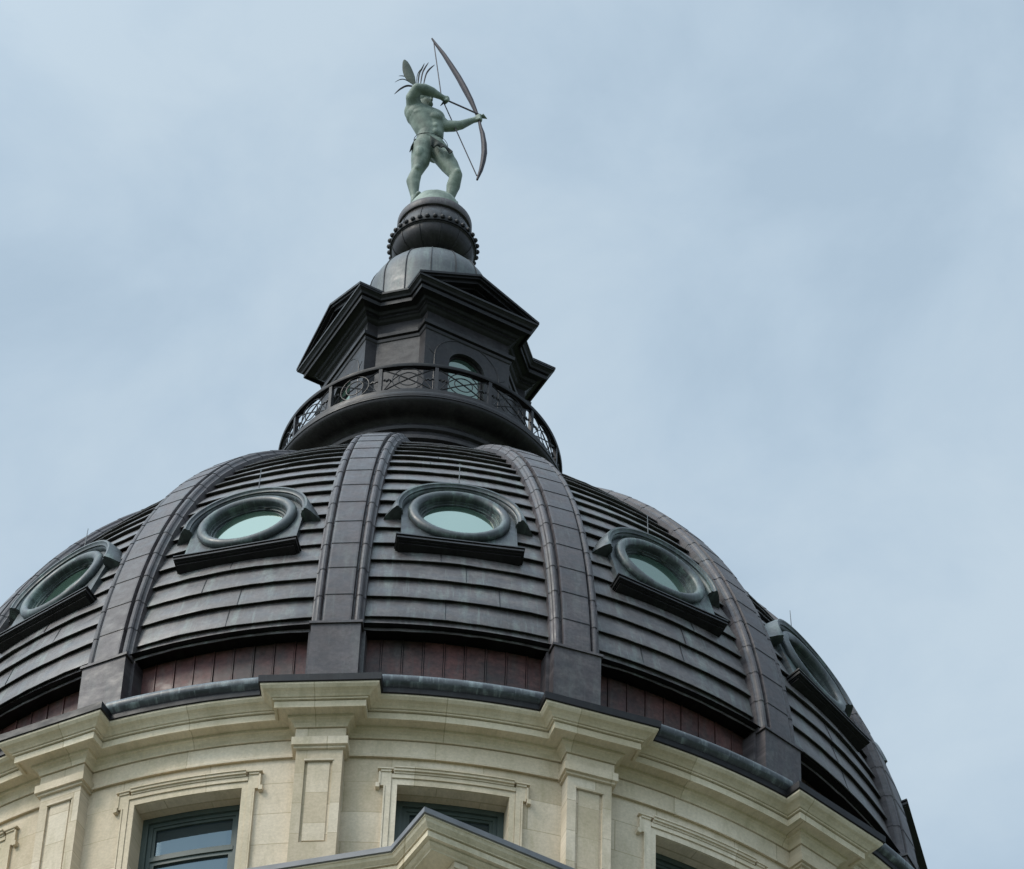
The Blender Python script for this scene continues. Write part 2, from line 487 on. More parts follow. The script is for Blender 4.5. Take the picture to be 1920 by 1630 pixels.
for s_ in (-1, 1):
    arcbox(su, *(sorted((s_ * 0.862, s_ * 0.95))), -0.02, 0.03, 42.5, 45.865)
    arcbox(su, *(sorted((s_ * 0.955, s_ * 1.04))), -0.02, 0.045, 42.5, 45.82)
    arcbox(su, *(sorted((s_ * 1.045, s_ * 1.07))), -0.02, 0.055, 42.5, 45.82)
    arcbox(su, *(sorted((s_ * 0.955, s_ * 1.12))), -0.02, 0.045, 45.82, 46.10)
    arcbox(su, *(sorted((s_ * 1.12, s_ * 1.15))), -0.02, 0.06, 45.86, 46.10)
    arcbox(su, *(sorted((s_ * 1.13, s_ * 1.19))), -0.02, 0.08, 45.76, 45.85)
    arcbox(su, *(sorted((s_ * 0.93, s_ * 1.17))), -0.02, 0.085, 46.14, 46.165)
    arcbox(su, *(sorted((s_ * 0.96, s_ * 1.12))), -0.02, 0.065, 46.10, 46.14)
arcbox(su, -0.95, 0.95, -0.02, 0.03, 45.865, 45.98)
arcbox(su, -0.95, 0.95, -0.02, 0.055, 45.985, 46.06)
arcbox(su, -0.92, 0.92, -0.02, 0.07, 46.065, 46.10)
arcbox(su, -0.92, 0.92, -0.02, 0.10, 46.10, 46.145)
arcbox(su, -0.92, 0.92, -0.02, 0.12, 46.145, 46.17)
wd_master = None
for k in KR:
    a = rib_az(k + 0.5)
    if wd_master is None:
        o = fr.build('drum_window', M_FRM, B, a)
        g_ = gl.build('glass', M_GLS, o); s2 = su.build('surround', M_TRM, o)
        wd_master = (o, g_, s2)
    else:
        o = link('drum_window', wd_master[0].data, B, a)
        link('glass', wd_master[1].data, o); link('surround', wd_master[2].data, o)

# ---- entablature with ressauts over the pilasters
def ent_plan(o_, nb=10):
    pts = []
    for k in range(16):
        a = rib_az(k)
        W, Rr, Rb = 0.36 + o_, 10.70 + o_, RW + o_
        ai = math.asin(W / Rb)
        ca, sa = math.cos(a), math.sin(a)
        def T(x, q): return (q * sa + x * ca, -q * ca + x * sa)
        yin = math.sqrt(Rb * Rb - W * W)
        pts += [T(-W, yin), T(-W, Rr), T(W, Rr)]
        for i in range(nb):
            t = a + ai + (ST - 2 * ai) * i / nb
            pts.append((Rb * math.sin(t), -Rb * math.cos(t)))
    return pts
def ent_loft(name, prof, mat, **kw):
    mb = MB()
    mb.quad_grid([[(x, y, z) for x, y in ent_plan(o_)] for o_, z in prof], closed_u=True)
    return mb.build(name, mat, B, **kw)
ent_loft('frieze', [(-0.03, 46.43), (0.035, 46.425), (0.055, 46.41), (0.06, 46.44), (0.035, 46.47), (0.03, 46.49), (0.03, 46.77), (0.0, 46.775), (0.0, 46.79), (0.05, 46.79)], M_TRM)
ent_loft('stone_cornice', [(0.05, 46.79), (0.055, 46.82), (0.075, 46.86), (0.11, 46.895), (0.15, 46.905), (0.155, 46.955), (0.30, 46.975), (0.31, 46.935), (0.35, 46.93),
                           (0.35, 47.055), (0.315, 47.06), (0.315, 47.075), (0.38, 47.075), (0.38, 47.10), (0.36, 47.105), (0.40, 47.11), (0.425, 47.135), (0.47, 47.165), (0.52, 47.185), (0.55, 47.215), (0.56, 47.225), (0.56, 47.262)], M_COR)
ent_loft('cornice_flashing', [(0.56, 47.262), (0.59, 47.27), (0.595, 47.40), (0.57, 47.425), (0.3, 47.47), (-0.9, 47.75)], M_DRK)

# gutters lying on the cornice between the pilasters
gm = None
for k in KR:
    a = rib_az(k + 0.5)
    if gm is None:
        mb = MB()
        rg = 11.0; ex = ST / 2 - math.asin(0.93 / rg) + 0.004
        mb.tube([pol(rg, -ex + 2 * ex * i / 24, 47.50) for i in range(25)], 0.135, 14)
        gm = mb.build('gutter', M_GUT, B, a)
    else:
        link('gutter', gm.data, B, a)

# pilasters
mb = MB()
mb.box(-0.36, 0.36, -10.66, -10.35, 41.6, 46.36)
mb.box(-0.36, -0.215, -10.70, -10.66, 41.6, 46.36); mb.box(0.215, 0.36, -10.70, -10.66, 41.6, 46.36)
mb.box(-0.215, 0.215, -10.70, -10.66, 46.17, 46.36); mb.box(-0.215, 0.215, -10.70, -10.66, 41.6, 44.46)
cap = MB()
cap.box(-0.435, 0.435, -10.79, -10.40, 46.40, 46.555); cap.box(-0.40, 0.40, -10.745, -10.40, 46.355, 46.40)
pn = MB()
pn.box(-0.17, 0.17, -10.675, -10.655, 44.51, 46.12); pn.box(-0.225, 0.225, -10.715, -10.67, 46.125, 46.16)
pl = None
for k in KR:
    a = rib_az(k)
    if pl is None:
        o = mb.build('pilaster', M_STO, B, a); c_ = cap.build('capital', M_TRM, o); p_ = pn.build('sunk_panel', M_STO, o)
        pl = (o, c_, p_)
    else:
        o = link('pilaster', pl[0].data, B, a); link('capital', pl[1].data, o); link('sunk_panel', pl[2].data, o)

# ---- attic band under the dome: seamed wall and pedestals
mb = MB()
lathe(mb, [(9.52, 47.3), (9.52, 49.9), (9.9, 49.9)], n=192)
mb.build('attic_wall', M_DRK, B)
sp = None
for k in KR:
    a = rib_az(k + 0.5)
    if sp is None:
        mb = MB()
        hw = ST / 2 * 9.53 - 0.36
        n = 9
        for i in range(n):
            x0 = -hw + 2 * hw * i / n; x1 = x0 + 2 * hw / n
            arcbox(mb, x0 + 0.02, x1 - 0.02, -0.01, 0.012 + 0.006 * (i % 2), 47.4, 49.86, r0=9.53)
            arcbox(mb, x0 - 0.008, x0 + 0.008, -0.01, 0.035, 47.4, 49.86, r0=9.53, n=1)
        sp = mb.build('seamed_panel', M_RED, B, a)
    else:
        link('seamed_panel', sp.data, B, a)
mb = MB()
mb.box(-0.40, 0.40, -10.0, -9.4, 47.4, 49.78)
mb.box(-0.43, 0.43, -10.03, -9.4, 49.78, 49.83)
mb.box(-0.46, -0.40, -9.80, -9.4, 47.4, 49.8); mb.box(0.40, 0.46, -9.80, -9.4, 47.4, 49.8)
pd = None
for k in KR:
    if pd is None: pd = mb.build('pedestal', M_RIB, B, rib_az(k))
    else: link('pedestal', pd.data, B, rib_az(k))

# ---- dome skin of overlapping copper courses
S0, DS = 1.44, 0.535
bounds = [1.09] + [S0 + DS * i for i in range(25)]
mb = MB()
na = 320
az = [2 * PI * i / na - PI for i in range(na)]
for i in range(len(bounds) - 1):
    s0, s1 = bounds[i], bounds[i + 1]
    rows = []
    lip = -0.165
    for (s, off) in ((s0 + 0.12, -0.30), (s0 + 0.12, lip - 0.014), (s0, lip - 0.014), (s0, lip), (s0 + 0.012, lip + 0.002), ((s0 + s1) / 2, -0.200), (s1 + 0.13, -0.245)):
        row = []
        for a in az:
            wob = 0.014 * noise.noise(Vector((a * 9, i * 3.1, off * 2))) + 0.009 * noise.noise(Vector((a * 37, i * 1.7, 5)))
            sw = s + (0.030 * noise.noise(Vector((a * 14, 3.3, 1))) + 0.02 * noise.noise(Vector((a * 45, 3.3, 1))) if (i == 0 and s < s0 + 0.029) else 0.010 * noise.noise(Vector((a * 7, i * 5.3, 2))) + 0.006 * noise.noise(Vector((a * 26, i * 2.3, 8))))
            r_, z = AR(sw, off + wob * (1 if off > -0.2 else 0))
            row.append(pol(r_, a, z))
        rows.append(row)
    mb.quad_grid(rows, closed_u=True, smooth=True)
# openings in the skin behind the round windows
kf, ks_ = [], []
for f, sm_ in zip(mb.f, mb.sm):
    hit = False
    for vi in list(f) + [None]:
        p = mb.v[vi] if vi is not None else tuple(sum(mb.v[i][q] for i in f) / 4 for q in range(3))
        a = math.atan2(p[0], -p[1]); k_ = round((a - PHI0) / ST - 0.5) + 0.5
        da = a - (PHI0 + k_ * ST)
        if math.hypot(da * math.hypot(p[0], p[1]), (p[2] - 53.20) / 0.95) < 0.66: hit = True; break
    if not hit: kf.append(f); ks_.append(sm_)
mb.f, mb.sm = kf, ks_
skin = mb

# vertical joints in the copper courses
jf0 = len(mb.f)
for i in range(1, 18):
    for k in KR:
        for q in range(1):
            a = rib_az(k) + ST * (0.3 + 0.4 * random.random())
            if 5 <= i <= 11: continue
            s0, s1 = bounds[i] + 0.01, bounds[i + 1]
            r0, z0 = AR(s0, -0.163); r1, z1 = AR(s1, -0.224)
            w_ = 0.006
            mb.box(-w_, w_, 0, 1, 0, 0.006, lambda x, y, z, a=a, r0=r0, z0=z0, r1=r1, z1=z1: pol(r0 + (r1 - r0) * y + z, a + x / r0, z0 + (z1 - z0) * y))
mb.slots = [(jf0, len(mb.f), M_DRK)]
mb.build('dome_skin', M_COP, B, sharp=40)

# ribs
def rib_section(lift):
    h = [(0.235, -0.10 + lift), (0.228, -0.005 + lift), (0.20, 0.0 + lift)]
    roll = [(0.322 + 0.058 * math.cos(PI - PI * i / 6), -0.080 + 0.062 * math.sin(PI * i / 6) + lift) for i in range(7)]
    right = [(0.20, 0.0 + lift), (0.228, -0.005 + lift), (0.238, -0.085 + lift), (0.256, -0.085 + lift)] + roll + [(0.40, -0.105 + lift), (0.42, -0.115 + lift), (0.42, -0.33)]
    return [(-x, o_) for x, o_ in reversed(right)] + right
mb = MB(); jt = MB()
s = 1.06; seg = 0.74; n = 0
SEND = 13.2
while s < SEND - 0.1:
    e1 = min(s + seg, SEND)
    rows = []
    for t, lift in ((s, 0.007), (s + (e1 - s) * .25, 0.006), (s + (e1 - s) * .5, 0.004), (s + (e1 - s) * .75, 0.002), (e1 + 0.01, 0.0)):
        row = []
        for x, off in rib_section(lift):
            r_, z = AR(t, off); row.append((x, -r_, z))
        rows.append(row)
    mb.quad_grid(rows)
    mb.face(list(reversed(rows[0]))); mb.face(rows[-1])
    # dark lap joint
    rows = []
    for t in (s - 0.010, s + 0.006):
        rows.append([(x * 1.003, -AR(t, off + 0.004)[0], AR(t, off + 0.004)[1]) for x, off in rib_section(0.005)])
    jt.quad_grid(rows)
    s = e1; n += 1
rb = None
for k in KR:
    if rb is None:
        f0, v0 = len(mb.f), len(mb.v)
        mb.v += jt.v; mb.f += [tuple(i + v0 for i in f) for f in jt.f]; mb.sm += jt.sm
        mb.slots = [(f0, len(mb.f), M_DRK)]
        rb = (mb.build('rib', M_RIB, B, rib_az(k)),)
    else:
        link('rib', rb[0].data, B, rib_az(k))

# ---- round windows on the dome slope
TW = R(18.0)
WR, WZ = 9.12, 53.26
def LW(x, d, v):            # local: across, outwards, up the slope
    return (x, -(WR + d * math.cos(TW) - v * math.sin(TW)), WZ + d * math.sin(TW) + v * math.cos(TW))
def ringsweep(mb, sec, n=72, a0=0.0, a1=2 * PI, cx=0, cv=0, smooth=True, caps=False, closed=False):
    """sec: (radius, d) points swept round the window's axis"""
    cl = abs(a1 - a0 - 2 * PI) < 1e-6
    ang = [a0 + (a1 - a0) * i / n for i in range(n if cl else n + 1)]
    rows = [[LW(cx + q * math.cos(t), d, cv + q * math.sin(t)) for q, d in sec] for t in ang]
    mb.quad_grid(rows, closed_v=cl, closed_u=closed, smooth=smooth)
    if caps and not cl: mb.face(rows[0]); mb.face(list(reversed(rows[-1])))
body = MB()
n = 96
def contour(t):
    c, s_ = math.cos(t), math.sin(t)
    if s_ >= 0: return (0.97 * c, 0.97 * s_)
    # ray against the box |x|<=0.97, v>=-1.15
    k_ = min(0.97 / max(1e-6, abs(c)), 1.12 / max(1e-6, -s_))
    return (k_ * c, k_ * s_)
ang = [2 * PI * i / n for i in range(n)] 
ang = sorted(ang + [math.atan2(-1.12, 0.97) + 2 * PI, math.atan2(-1.12, -0.97) + 2 * PI])
rows = []
for t in ang:
    cx, cv = contour(t)
    rows.append([LW(0.70 * math.cos(t), -0.02, 0.70 * math.sin(t)), LW(cx, -0.02, cv), LW(cx, -0.65, cv)])
body.quad_grid(rows, closed_v=True)
ring = MB()
sec = []
for i in range(13):
    t = -0.35 * PI + 1.5 * PI * i / 12 - 0.15
    sec.append((0.775 + 0.090 * math.cos(t), 0.03 + 0.080 * math.sin(t)))
sec += [(0.69, 0.0), (0.69, -0.03), (0.665, -0.03), (0.66, -0.07), (0.635, -0.075), (0.635, -0.11), (0.60, -0.112), (0.60, -0.32)]
ringsweep(ring, sec)
glz = MB()
rows = [[LW(q * math.cos(2 * PI * i / 48), -0.15 + 0.10 * q * math.sin(2 * PI * i / 48), q * math.sin(2 * PI * i / 48)) for i in range(48)] for q in (0.61, 0.3, 0.001)]
glz.quad_grid(rows, closed_u=True)
hood = MB()
def hoodsec(t):
    # extrados flares back and, near the feet, outwards
    s_ = max(0.0, 0.35 - math.sin(t)) / 0.5
    fl = 0.05 + 0.17 * min(1, s_) ** 1.3
    return [(0.93, -0.5), (0.95, 0.0), (0.96, 0.05), (0.98, 0.065), (0.98, 0.095), (1.02, 0.105), (1.035, 0.135), (1.07, 0.135),
            (1.085 + fl * .3, 0.06), (1.10 + fl * 0.8, -0.10), (1.11 + fl, -0.30), (1.11 + fl, -0.6)]
a0, a1 = R(-4), R(184); nh = 60
ang = [a0 + (a1 - a0) * i / nh for i in range(nh + 1)]
rows = [[LW(q * math.cos(t), d, q * math.sin(t)) for q, d in hoodsec(t)] for t in ang]
hood.quad_grid(rows, closed_u=True, smooth=True)
hood.face(rows[0]); hood.face(list(reversed(rows[-1])))
sill = MB()
for (x, d, v0, v1) in ((1.07, 0.13, -1.115, -1.085), (1.04, 0.085, -1.14, -1.115), (1.055, 0.11, -1.19, -1.14), (1.03, 0.06, -1.215, -1.19), (1.01, 0.02, -1.25, -1.215)):
    sill.box(-x, x, -0.5, d, v0, v1, lambda x, y, z: LW(x, y, z))
rod = MB(); rod.tube([LW(0, -0.05, 1.0), (0.0, LW(0, -0.05, 1.0)[1] + 0.04, WZ + 1.75)], [0.012, 0.006], 6)
wm = None
for k in KR:
    a = rib_az(k + 0.5)
    if wm is None:
        o = body.build('round_window', M_WIN, B, a)
        wm = [(o, 'x')] + [(ring.build('moulded_ring', M_WIN, o), 0), (glz.build('glass', M_OCU, o), 0), (hood.build('hood', M_WIN, o, sharp=50), 0), (sill.build('sill', M_DRK, o), 0),
                           (rod.build('lightning_rod', M_PAL, o), 0)]
    else:
        o = link('round_window', wm[0][0].data, B, a)
        for q, _ in wm[1:]: link(q.name.split('.')[0], q.data, o)

# ---- balcony
mb = MB()
lathe(mb, [(3.4, 60.6), (2.75, 61.0), (2.72, 61.55), (2.66, 61.58), (2.66, 61.72), (2.74, 61.75), (2.74, 61.86), (2.60, 61.90), (2.60, 62.1), (2.68, 62.13), (2.68, 62.22), (2.52, 62.26),
           (2.50, 62.50), (2.56, 62.53), (2.58, 62.60), (2.50, 62.64), (2.50, 62.74), (2.55, 62.80), (2.60, 62.83)], n=160)
ang = [R(-90 + 90 * i / 8) for i in range(9)]
lathe(mb, [(2.60, 62.83)] + [(2.60 + 0.36 * math.sin(PI / 2 * i / 8), 62.83 + 0.16 - 0.16 * math.cos(PI / 2 * i / 8)) for i in range(1, 9)] +
      [(2.98, 63.0), (2.98, 63.03), (2.88, 63.04), (2.88, 63.07), (2.95, 63.075), (2.95, 63.12), (2.82, 63.13), (2.82, 63.16), (2.90, 63.16), (2.89, 63.22), (2.86, 63.24), (2.86, 63.34), (2.75, 63.36), (1.5, 63.38)], n=160)
bal = mb.build('balcony', M_LAN, B, uvr=3)
mb = MB()
lathe(mb, [(2.72, 64.03), (2.83, 64.03), (2.84, 64.06), (2.84, 64.10), (2.81, 64.13), (2.74, 64.13), (2.71, 64.10), (2.72, 64.03)], n=160)
mb.build('handrail', M_DRK, bal, uvr=3)
mb = MB(); mb.box(-0.035, 0.035, -2.82, -2.74, 63.34, 64.04)
pan = MB()
ha = ST / 2 - 0.02
def rp_(x, z): return pol(2.78, x * ha, 63.40 + z * 0.60)
def curve(pts, r_=0.011): pan.tube([rp_(*p) for p in pts], r_, 5)
curve([(-1 + 2 * i / 10, i / 10) for i in range(11)], 0.014); curve([(-1 + 2 * i / 10, 1 - i / 10) for i in range(11)], 0.014)
for q in (0.36, 0.6):
    curve([(q * 1.05 * math.cos(t), 0.5 + q * 0.85 * math.sin(t)) for t in [2 * PI * i / 24 for i in range(25)]])
curve([(-0.98 + 1.96 * i / 16, 0.80 - 0.8 * abs(i / 8 - 1) ** 2) for i in range(17)])
for sg in (-1, 1):
    curve([(sg * (0.98 - 0.30 * i / 8), 0.5 + 0.04 * math.sin(i * 1.5)) for i in range(9)], 0.022)
curve([(-1, 0.02), (0, 0.02), (1, 0.02)], 0.014)
bp_ = None
for k in range(16):
    a = rib_az(k + 0.5); 
    if a > PI: a -= 2 * PI
    if abs(a) > 1.95 and abs(a) < 4.4: continue
    if bp_ is None:
        bp_ = (mb.build('railing_post', M_LAN, bal, a), pan.build('railing_panel', M_DRK, bal, a + ST / 2))
    else:
        link('railing_post', bp_[0].data, bal, a); link('railing_panel', bp_[1].data, bal, a + ST / 2)

# ---- lantern
LA_use = R(26.2)
LW0, LH0, LD0 = 0.955, 1.84, 1.80
AW, AZS, AZB = 0.40, 65.33, 64.38       # arch half width, springing, sill
mb = MB()
prof = [(0.10, 63.35), (0.10, 63.62), (0.04, 63.66), (0.0, 63.70), (0.0, 66.0), (0.02, 66.02), (0.035, 66.08), (0.0, 66.09), (0.0, 66.11), (0.07, 66.12), (0.08, 66.20), (-0.02, 66.23), (-0.03, 66.58)]
octo_loft(mb, prof, LW0, LH0, LD0, skip=lambda i, k: i == 3 and k % 4 == 1)
def FP(j, t, q, z):
    a = LA_use + j * PI / 2
    return (math.sin(a) * q + math.cos(a) * t, -math.cos(a) * q + math.sin(a) * t, z)
def archpts(wd, zs, zb, n=16):
    p = [(wd, zb), (wd, (zb + zs) / 2)] + [(wd * math.cos(PI * i / n), zs + wd * math.sin(PI * i / n)) for i in range(n + 1)] + [(-wd, (zb + zs) / 2), (-wd, zb)]
    return p
def outer(p):
    # matching point on the rectangle
    x, z = p
    return p
ap = archpts(AW, AZS, AZB)
op = []
for i, (x, z) in enumerate(ap):
    if i == 0: op.append((LW0, AZB))
    elif i == 1: op.append((LW0, z))
    elif i == len(ap) - 1: op.append((-LW0, AZB))
    elif i == len(ap) - 2: op.append((-LW0, z))
    else:
        c, s_ = x / AW, (z - AZS) / AW
        k_ = min(LW0 / max(1e-6, abs(c)), (66.0 - AZS) / max(1e-6, s_))
        op.append((k_ * c, AZS + k_ * s_))
for j in range(4):
    mb.quad_grid([[FP(j, x, LH0, z) for x, z in ap], [FP(j, x, LH0, z) for x, z in op]])
    # fill the two upper corners left by the radial matching
    for sg in (-1, 1):
        cs = [(x, z) for x, z in op if x * sg > 0]
        tops = [p for p in cs if abs(p[1] - 66.0) < 1e-6]; sides = [p for p in cs if abs(abs(p[0]) - LW0) < 1e-6]
        tp = max(tops, key=lambda p: abs(p[0])); sd_ = max(sides, key=lambda p: p[1])
        mb.face([FP(j, tp[0], LH0, tp[1]), FP(j, sg * LW0, LH0, 66.0), FP(j, sd_[0], LH0, sd_[1])])
    mb.face([FP(j, -LW0, LH0, 63.70), FP(j, LW0, LH0, 63.70), FP(j, LW0, LH0, AZB), FP(j, -LW0, LH0, AZB)])
    mb.quad_grid([[FP(j, x, q, z) for x, z in ap + [ap[0]]] for q in (LH0, LH0 - 0.20)])
lan = mb.build('lantern', M_LAN, B, uvr=2)
mb = MB()
octo_loft(mb, [(-0.03, 66.58), (0.02, 66.62), (0.05, 66.66), (0.08, 66.68), (0.08, 66.73), (0.12, 66.75), (0.15, 66.80), (0.27, 66.84), (0.27, 66.80), (0.30, 66.80), (0.30, 66.90), (0.27, 66.91), (0.27, 66.93), (0.33, 66.94),
               (0.35, 66.98), (0.39, 67.02), (0.41, 67.03), (0.41, 67.08), (0.3, 67.12), (-0.6, 67.2)], LW0, LH0, LD0)
mb.build('lantern_cornice', M_DRK, lan, uvr=2)
# arched windows of the lantern, with their archivolt
for j in (0, 1, 3):
    mb = MB()
    gp = archpts(AW - 0.001, AZS, AZB)
    mb.face([FP(j, x, LH0 - 0.13, z) for x, z in gp])
    o = mb.build('arched_window', M_OCU, lan)
    mb = MB()
    for (w_, q0, q1, t) in ((AW, LH0 - 0.14, LH0 - 0.10, 0.04),):
        pp = archpts(w_ - t / 2, AZS, AZB); mb.tube([FP(j, x, (q0 + q1) / 2, z) for x, z in pp], t / 2 + 0.01, 6)
    mb.tube([FP(j, -AW, LH0 - 0.12, AZS - 0.02), FP(j, AW, LH0 - 0.12, AZS - 0.02)], 0.018, 6)
    mb.build('frame', M_DRK, o)
    mb = MB()
    po = archpts(AW + 0.33, AZS, AZB - 0.3)
    mb.tube([FP(j, x, LH0 + 0.001, z) for x, z in po], 0.012, 6)
    for x_ in (-0.86, 0.86):
        mb.tube([FP(j, x_, LH0 + 0.001, 65.45), FP(j, (AW + 0.33) * (1 if x_ > 0 else -1), LH0 + 0.001, 65.35)], 0.008, 5)
    mb.build('archivolt', M_LAN, o, uvr=2)
# pediments
TIPW, TIPZ, APZ = 1.375, 67.07, 67.74
for j in range(4):
    mb = MB()
    # raking layers: (front distance, depth back, lower offset, upper offset)
    for (q0, q1, lo, hi, wx) in ((2.262, 0.2, 0.0, 0.06, 0.0), (2.22, 1.6, -0.05, 0.0, 0.05), (2.15, 1.6, -0.13, -0.05, 0.13), (2.02, 1.6, -0.18, -0.13, 0.25)):
        for sg in (-1, 1):
            W_ = TIPW - wx
            zt = TIPZ + (APZ - TIPZ) * wx / TIPW
            pts = [(sg * W_, zt + lo), (0, APZ + lo), (0, APZ + hi), (sg * W_, zt + hi)]
            for q in (q0, q1): pass
            A_ = [FP(j, x, q0, z) for x, z in pts]; C_ = [FP(j, x, q1, z) for x, z in pts]
            mb.quad_grid([A_, C_], closed_u=True); mb.face(A_); mb.face(list(reversed(C_)))
    mb.build('pediment', M_DRK, lan, uvr=2)
    mb = MB()
    mb.face([FP(j, -TIPW + 0.2, 1.92, TIPZ - 0.02), FP(j, TIPW - 0.2, 1.92, TIPZ - 0.02), FP(j, 0, 1.92, APZ - 0.1)])
    mb.face([FP(j, -TIPW + 0.2, 2.24, TIPZ + 0.015), FP(j, TIPW - 0.2, 2.24, TIPZ + 0.015), FP(j, TIPW - 0.3, 1.9, TIPZ + 0.05), FP(j, -TIPW + 0.3, 1.9, TIPZ + 0.05)])
    mb.build('tympanum', M_DRK, lan, uvr=2)
# ceiling inside
mb = MB()
DR, DZ = 1.34, 68.88
lathe(mb, [(DR, 66.9), (DR, DZ)] + [(DR * math.cos(PI / 2 * i / 14) if i < 14 else 0.30, DZ + DR * math.sin(PI / 2 * i / 14)) for i in range(1, 14)] + [(0.30, DZ + DR)], n=128)
ld = mb.build('lantern_dome', M_PAL, lan, uvr=2)
mb = MB()
for i in range(16):
    a = PHI0 + 0.1 + i * ST
    mb.tube([pol(DR + 0.008, a, 67.0), pol(DR + 0.008, a, 68.0)] + [pol((DR + 0.008) * math.cos(PI / 2 * q / 14), a, DZ + (DR + 0.008) * math.sin(PI / 2 * q / 14)) for q in range(0, 14)], 0.012, 5)
mb.build('standing_seams', M_LAN, lan, uvr=2)

# ---- finial
mb = MB()
lathe(mb, [(0.55, 70.12), (0.46, 70.18), (0.42, 70.26), (0.42, 70.40), (0.44, 70.42)], n=48)
fin = mb.build('finial', M_WIN, B, uvr=2)
mb = MB()
bowlp = [(0.40, 70.34)] + [(0.40 + 0.46 * math.sin(PI / 2 * i / 10), 70.34 + 0.42 - 0.42 * math.cos(PI / 2 * i / 10)) for i in range(1, 11)]
lathe(mb, bowlp + [(0.885, 70.78), (0.885, 70.83)], n=72)
f0 = len(mb.f)
for i in range(12):
    mb.tube([pol(r_ + 0.005, 0.15 + i * PI / 6, z - 0.004) for r_, z in bowlp[1:]], 0.009, 5)
mb.slots = [(f0, len(mb.f), M_DRK)]
mb.build('bowl', M_LAN, fin, uvr=2)
mb = MB()
lathe(mb, [(0.86, 70.80), (0.91, 70.80), (0.92, 70.83), (0.92, 70.90), (0.87, 70.92)], n=72)
for i in range(36):
    mb.ball(pol(0.925, i * 2 * PI / 36, 70.885), 0.057)
mb.build('bead_ring', M_DRK, fin, uvr=2)
mb = MB()
dp_ = [(0.85, 70.88), (0.845, 71.05), (0.81, 71.22), (0.75, 71.38), (0.73, 71.47)]
lathe(mb, dp_, n=72)
f0 = len(mb.f)
for i in range(12):
    mb.tube([pol(r_ + 0.004, 0.15 + i * PI / 6, z) for r_, z in dp_], 0.009, 5)
mb.slots = [(f0, len(mb.f), M_DRK)]
mb.build('drum', M_LAN, fin, uvr=2)
mb = MB()
lathe(mb, [(0.70, 71.46), (0.775, 71.47), (0.79, 71.50), (0.79, 71.66), (0.77, 71.69), (0.2, 71.74)], n=72)
mb.build('top_disc', M_RIB, fin, uvr=2)

# ------------------------------------------------------------------ statue
S = bpy.data.objects.new('statue', None); COL.objects.link(S)
S.location = (0, 0, 71.72)
S['label'] = 'green bronze archer statue drawing a bow, standing on top of the dome finial'
S['category'] = 'statue'

def bake(o, name, mat, parent, voxel=0.016, smooth=4):
    md = o.modifiers.new('r', 'REMESH'); md.mode = 'VOXEL'; md.voxel_size = voxel; md.use_smooth_shade = True
    sm_ = o.modifiers.new('s', 'SMOOTH'); sm_.iterations = smooth; sm_.factor = 0.5
    dg = bpy.context.evaluated_depsgraph_get()
    me = bpy.data.meshes.new_from_object(o.evaluated_get(dg))
    bpy.data.objects.remove(o)
    me.name = name
    me.materials.clear(); me.materials.append(mat)
    for p in me.polygons: p.use_smooth = True
    o2 = bpy.data.objects.new(name, me); COL.objects.link(o2); o2.parent = parent; o2.location = -parent.location
    return o2
def capsule(mb, p, r0, q, r1, n=20):
    p, q = Vector(p), Vector(q); d = (q - p); ln = d.length
    d = d.normalized() if ln > 1e-6 else Vector((0, 0, 1))
    up = Vector((0, 0, 1)) if abs(d.z) < 0.9 else Vector((1, 0, 0))
    a = d.cross(up).normalized(); b_ = a.cross(d)
    rows = []
    for i in range(0, 7):
        t = -PI / 2 + PI / 2 * i / 6
        rows.append((p + d * r0 * math.sin(t), r0 * math.cos(t)))
    for i in range(0, 7):
        t = PI / 2 * i / 6
        rows.append((q + d * r1 * math.sin(t), r1 * math.cos(t)))
    mb.quad_grid([[c + (a * math.cos(2 * PI * k / n) + b_ * math.sin(2 * PI * k / n)) * max(rr, 1e-4) for k in range(n)] for c, rr in rows], closed_u=True)
def ellipsoid(mb, c, ax, n=24, rot=None):
    rows = []
    for i in range(n // 2 + 1):
        t = PI * i / (n // 2)
        row = []
        for k in range(n):
            v = Vector((max(math.sin(t), 1e-4) * math.cos(2 * PI * k / n) * ax[0], max(math.sin(t), 1e-4) * math.sin(2 * PI * k / n) * ax[1], math.cos(t) * ax[2]))
            if rot: v = rot @ v
            row.append(Vector(c) + v)
        rows.append(row)
    mb.quad_grid(rows, closed_u=True)
